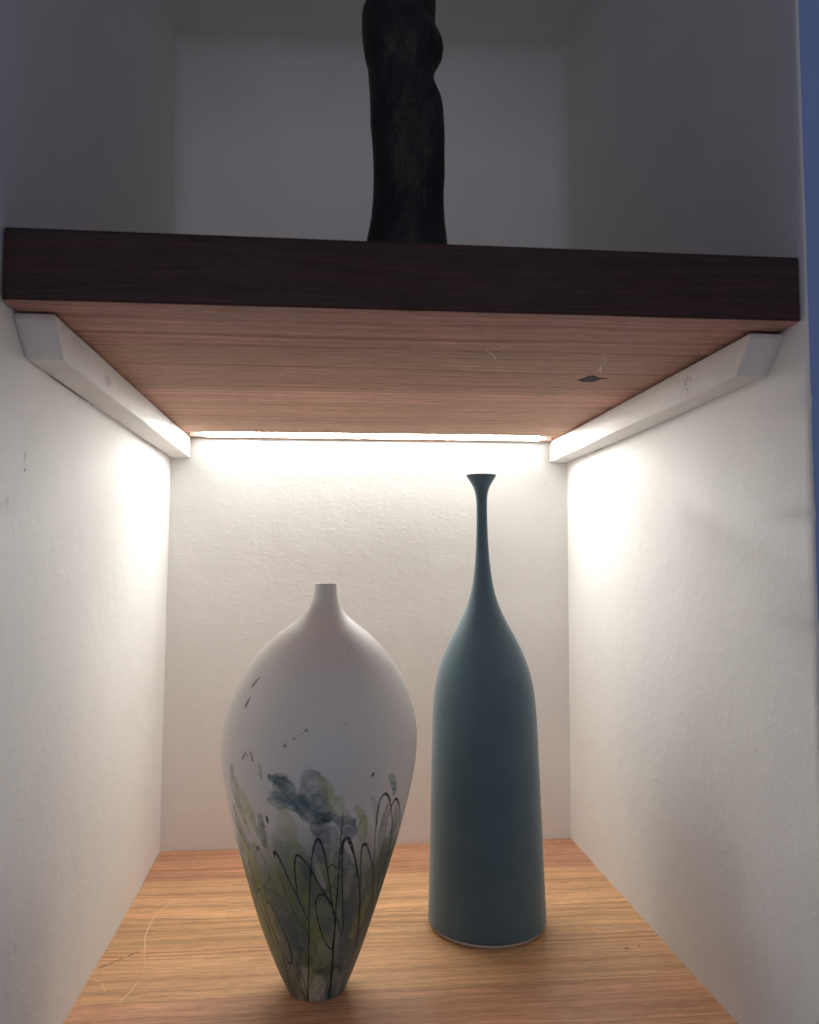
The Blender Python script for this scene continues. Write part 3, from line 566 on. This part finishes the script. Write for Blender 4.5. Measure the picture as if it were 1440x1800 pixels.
rim = [(0.3868, .0134), (0.3870, .0130), (0.3866, .0125), (0.3845, .0108), (0.381, .0082), (0.377, .0060), (0.371, .0042), (0.360, .0034), (0.345, .0035), (0.320, .0044), (0.290, .0070), (0.262, .0160), (0.245, .0250), (0.222, .0360), (0.195, .0415), (0.12, .0445), (0.01, .0470), (0.008, 0.0002)]
lathe('body', [(p[0], p[1]) for p in tp] + rim[:3], 160, M['teal'], tv, tl)
lathe('inner_wall', rim[2:], 96, M['teal'], tv, tl)
lathe('foot_ring', [(0.0060, .0470), (0.0030, .0487), (0.0014, .0483), (0.0001, .0470), (0.0, .0440), (0.0030, .0435), (0.0032, .0002)], 160, M['bisque'], tv)

# --- painted white vase
NT_, NZ_ = 900, 720
wv = tag(empty('painted_vase', (0.16863, -0.3032, 0.0)), 'white bulbous vase with green and blue washes and black looping lines', 'vase')
Pz = smooth_profile(PROF, .0055, .0022, .235, .272)
pz = np.array([p[0] for p in Pz]); pr_ = np.array([p[1] for p in Pz])
zg = np.concatenate([np.linspace(0.0008, 0.2925, NZ_)])
rg = np.interp(zg, pz, pr_)
th = (np.arange(NT_) / NT_) * 2 * np.pi - np.pi
TH, ZG = np.meshgrid(th, zg)            # NZ_ x NT_
RG = np.repeat(rg[:, None], NT_, 1)
LX = np.interp(zg, LEAN[0], LEAN[1])[:, None]
co = np.stack([np.sin(TH) * RG + LX, -np.cos(TH) * RG, ZG], -1).reshape(-1, 3)

def vnoise(a, b, seed, periodic=None):
    """smooth value noise; a is made periodic with the given integer period"""
    r = np.random.RandomState(seed); T = r.rand(256, 256)
    ia = np.floor(a).astype(int); ib = np.floor(b).astype(int); fa = a - ia; fb = b - ib
    fa = fa * fa * (3 - 2 * fa); fb = fb * fb * (3 - 2 * fb)
    pa = periodic or 256
    g = lambda i, j: T[(i % pa) % 256, j % 256]
    return (g(ia, ib) * (1 - fa) + g(ia + 1, ib) * fa) * (1 - fb) + (g(ia, ib + 1) * (1 - fa) + g(ia + 1, ib + 1) * fa) * fb
def fbm(nt, nz, seed, oct=4):
    s = 0; amp = 1; tot = 0
    for k in range(oct):
        s = s + amp * vnoise((TH + np.pi) / (2 * np.pi) * nt * 2 ** k, ZG * nz * 2 ** k, seed + k, nt * 2 ** k); tot += amp; amp *= 0.55
    return s / tot
PC = {'T': (.050, .130, .150), 'S': (.095, .130, .150), 'D': (.030, .055, .055), 'O': (.36, .40, .13), 'G': (.15, .195, .130), 'K': (.010, .013, .015), 'R': (.24, .018, .020), 'W': (.62, .57, .51)}
img = np.empty((NZ_, NT_, 3)); base = np.array([.74, .705, .665])
img[:] = base * (0.97 + 0.05 * fbm(6, 20, 90)[..., None])
dth_noise = (fbm(14, 60, 5) - .5) * 0.0075; dz_noise = (fbm(14, 60, 15) - .5) * 0.0085
grain = fbm(120, 420, 33, 3); mot = fbm(26, 70, 44, 4)
fb = fbm(44, 110, 77, 4)
brushx = vnoise((TH + np.pi) / (2 * np.pi) * 260, ZG * 26 + 3 * TH, 71, 260)

def seg_dist(pts, widths, warp, off):
    """distance (m) to a polyline drawn on the surface, and the local half width"""
    best = np.full(TH.shape, 1e3); hw = np.full(TH.shape, 1e-4)
    for i in range(len(pts) - 1):
        (t0, z0), (t1, z1) = pts[i], pts[i + 1]; w0, w1 = widths[i], widths[i + 1]
        zlo, zhi = min(z0, z1) - .02, max(z0, z1) + .02
        j0, j1 = np.searchsorted(zg, zlo), np.searchsorted(zg, zhi)
        if j1 - j0 < 2: continue
        sl = slice(j0, j1)
        tm = (t0 + t1) / 2 + off
        D = (TH[sl] - tm + np.pi) % (2 * np.pi) - np.pi
        R = RG[sl]
        px = D * R + (dth_noise[sl] if warp else 0); py = ZG[sl] + (dz_noise[sl] if warp else 0)
        rm = R
        ax, bx = (t0 + off - tm) * rm, (t1 + off - tm) * rm
        dx, dy = bx - ax, z1 - z0
        L2 = dx * dx + dy * dy + 1e-12
        s = np.clip(((px - ax) * dx + (py - z0) * dy) / L2, 0, 1)
        d = np.hypot(px - ax - s * dx, py - z0 - s * dy)
        w = w0 + (w1 - w0) * s
        e = d / w
        bsub = best[sl]; hsub = hw[sl]
        msk = e < bsub
        bsub[msk] = e[msk]; hsub[msk] = w[msk]
        best[sl] = bsub; hw[sl] = hsub
    return best, hw
def lay(alpha, c):
    global img
    a = np.clip(alpha, 0, 1)[..., None]; img = img * (1 - a) + np.array(c) * a
def cr(pts, n=5):
    out = []
    for i in range(len(pts) - 1):
        p0, p1, p2, p3 = [np.array(q) for q in (pts[max(i - 1, 0)], pts[i], pts[i + 1], pts[min(i + 2, len(pts) - 1)])]
        for k in range(n):
            t_ = k / n; out.append(tuple(0.5 * ((2 * p1) + (p2 - p0) * t_ + (2 * p0 - 5 * p1 + 4 * p2 - p3) * t_ ** 2 + (3 * p1 - p0 - 3 * p2 + p3) * t_ ** 3)))
    out.append(tuple(pts[-1])); return out

# pale wash covering the lower half, ragged at its upper limit
lim = 0.126 + 0.030 * (fbm(9, 8, 61) - .5) * 2 + 0.012 * np.sin(TH * 2 + 0.6)
wash = np.clip((lim - ZG) / 0.035, 0, 1)
lay(wash * (0.72 + 0.38 * mot), (.165, .205, .150))
lay(wash * np.clip((fbm(13, 26, 62) - .47) * 7, 0, 1) * .62, (.075, .115, .125))
lay(wash * np.clip((fbm(19, 24, 63) - .50) * 7, 0, 1) * .50, (.32, .35, .12))
streaks = vnoise((TH + np.pi) / (2 * np.pi) * 70 + 0, ZG * 14, 64, 70)
lay(wash * np.clip((streaks - .6) * 3, 0, 1) * .45, (.07, .09, .075))
for off in (0.0, math.pi):
    for (c, w, a, pts) in WASH:
        q = [((-t_ if off else t_), z) for t_, z in pts]
        nq = len(q); wid = [(w * .00052 + .0006) * (0.55 if k in (0, nq - 1) else 1.12) for k in range(nq)]
        e, _ = seg_dist(q, wid, True, off)
        e = e + (grain - .5) * .35 + (fb - .5) * 1.7
        al = np.clip((1.30 - e) / 0.42, 0, 1) * a * 1.30
        dry = np.clip(0.72 + (fb - .45) * 1.2 + (grain - .5) * .9, 0.4, 1.1)        # dry-brush streaks
        edge = np.clip(1 - np.abs(e - 1.0) / .16, 0, 1) * .20
        al = al * (0.55 + 0.65 * mot) * dry + edge * a
        lay(al, PC[c])
    for (w, pts) in LINES:
        w = w if len(w) == len(pts) else [w[0]] * len(pts)
        q = cr([((-t_ if off else t_), z, w_) for (t_, z), w_ in zip(pts, w)])
        ws = [max(.00022, x[2] * .00062) for x in q]
        e, hw = seg_dist([(x[0], x[1]) for x in q], ws, False, off)
        soft = 0.00028 / np.maximum(hw, 1e-5)
        al = np.clip((1 + soft * .5 - e) / soft, 0, 1) * np.clip(0.92 + (grain - .42) * 1.4, .55, 1) * np.clip(hw / .00030, .62, 1)
        lay(al * .97, PC['K'])
    for (c, w, pts) in MARKS:
        q = [((-t_ if off else t_), z) for t_, z in pts]
        if c == 'R' and off: continue
        e, hw = seg_dist(q, [x * (.00090 if c == 'R' else .00085) + (.00012 if c == 'R' else 0) for x in w], False, off)
        lay(np.clip((1.3 - e) / .6, 0, 1) * .88, PC[c] if c != 'S' else (.16, .19, .19))
    for (c, r, (t0, z0)) in DOTS:
        if c == 'R' and off: continue
        D = (TH - (-t0 if off else t0) - off + np.pi) % (2 * np.pi) - np.pi
        d = np.hypot(D * RG, ZG - z0) / (r * .001 * (0.85 + .3 * mot))
        lay(np.clip((1.2 - d) / .5, 0, 1) * (.9 if c != 'S' else .7), PC[c] if c != 'S' else (.13, .16, .15))

me = bpy.data.meshes.new('body')
nf = (NZ_ - 1) * NT_
me.vertices.add(len(co)); me.vertices.foreach_set('co', co.ravel())
jj, kk = np.meshgrid(np.arange(NZ_ - 1), np.arange(NT_), indexing='ij')
k2 = (kk + 1) % NT_
quad = np.stack([jj * NT_ + kk, jj * NT_ + k2, (jj + 1) * NT_ + k2, (jj + 1) * NT_ + kk], -1).reshape(-1)
me.loops.add(nf * 4); me.loops.foreach_set('vertex_index', quad)
me.polygons.add(nf); me.polygons.foreach_set('loop_start', np.arange(nf) * 4)
me.polygons.foreach_set('use_smooth', np.ones(nf, dtype=bool))
me.update(); me.validate()
ca = me.color_attributes.new('paint', 'FLOAT_COLOR', 'POINT')
ca.data.foreach_set('color', np.concatenate([img.reshape(-1, 3), np.ones((NZ_ * NT_, 1))], 1).astype(np.float32).ravel())
me.materials.append(M['porcelain'])
o = bpy.data.objects.new('body', me); COL.objects.link(o); o.parent = wv
wl = lambda z: float(np.interp(z, LEAN[0], LEAN[1]))
lathe('lip', [(0.2925, .0080), (0.2930, .0078), (0.2931, .0074), (0.2927, .0071), (0.288, .0068), (0.282, .0076), (0.275, .0100), (0.268, .0165), (0.26, .0270), (0.248, .0400), (0.232, .0530), (0.21, .0630), (0.18, .0690), (0.14, .0645), (0.09, .0510), (0.04, .0350), (0.006, .018), (0.005, .0002)], 120, M['porcelain_in'], wv, wl)
lathe('foot', [(0.0008, float(rg[0])), (0.0001, float(rg[0]) - .0006), (0.0001, .0002)], 120, M['bisque'], wv)

# ------------------------------------------------------------------ carved sculpture on the upper shelf
SC = [(0.6719, 0.1971, 0.2418), (0.668, 0.1961, 0.2418), (0.6622, 0.1942, 0.2415), (0.6526, 0.1941, 0.2414), (0.6481, 0.1943, 0.2439), (0.6432, 0.1947, 0.2459), (0.6387, 0.1951, 0.2466), (0.6337, 0.1958, 0.2459), (0.6291, 0.1969, 0.2436), (0.6241, 0.198, 0.241), (0.6165, 0.1984, 0.2399), (0.6109, 0.1988, 0.2417), (0.6034, 0.1992, 0.2447), (0.5959, 0.1994, 0.2458), (0.5846, 0.1996, 0.2465), (0.5771, 0.2004, 0.2467), (0.5658, 0.2012, 0.2466), (0.5546, 0.2016, 0.2468), (0.5453, 0.2016, 0.2464), (0.536, 0.2013, 0.2464), (0.5248, 0.2002, 0.2471), (0.5174, 0.1988, 0.2482), (0.5118, 0.1977, 0.2489)]
SC = SC[::-1]
SC = [(TOPZ + .0001, .1935, .2525), (0.497, .1945, .2512), (0.505, .1960, .2498)] + SC[1:] + [(.679, .1995, .2417), (.690, .2030, .2420), (.705, .2050, .2440), (.722, .2045, .2455), (.740, .2060, .2440), (.756, .2090, .2405), (.770, .2125, .2370), (.780, .2170, .2320), (.7845, .2225, .2265)]
sz = np.array([s[0] for s in SC]); sl = np.array([s[1] for s in SC]); sr = np.array([s[2] for s in SC])
ZZ = np.linspace(sz[0], sz[-1], 260); NS = 128
v = []; f = []
rr = np.random.RandomState(3); PH = rr.rand(12) * 6.28
for z in ZZ:
    l, r = np.interp(z, sz, sl), np.interp(z, sz, sr); cx = (l + r) / 2; hx = (r - l) / 2
    hy = 0.86 * hx + 0.0025 * math.sin(z * 31) ; cy = 0.003 * math.sin(z * 17 + 1) + 0.002 * math.sin(z * 41)
    for k in range(NS):
        a = 2 * math.pi * k / NS
        ca_, sa_ = math.cos(a), math.sin(a)
        w = 1 - abs(ca_) ** 6     # keep the outline, work the front and back
        # hand-carved facets and hollows
        nn = 0.035 * math.sin(3 * a + z * 42 + PH[0]) + 0.025 * math.sin(5 * a - z * 75 + PH[1]) + 0.014 * math.sin(9 * a + z * 160 + PH[2]) + 0.010 * math.sin(13 * a - z * 260 + PH[3]) + 0.02 * math.sin(2 * a - z * 60 + PH[4])
        q = 1 + nn * w
        e = 0.92
        x = math.copysign(abs(ca_) ** e, ca_) * hx * (1 + nn * w * .3); y = math.copysign(abs(sa_) ** e, sa_) * hy * q
        v.append((cx + x - .2225, cy + y, z - TOPZ))
for j in range(len(ZZ) - 1):
    for k in range(NS):
        a, b = j * NS + k, j * NS + (k + 1) % NS
        f.append((a, b, b + NS, a + NS))
f.append(tuple(range(NS - 1, -1, -1))); q = (len(ZZ) - 1) * NS; f.append(tuple(range(q, q + NS)))
sc = mesh_obj('wooden_sculpture', v, f, M['black'], smooth=True)
sc.location = (.2225, -.42, TOPZ)
tag(sc, 'nearly black carved wooden sculpture standing on the upper shelf, bulging on its right side', 'sculpture')
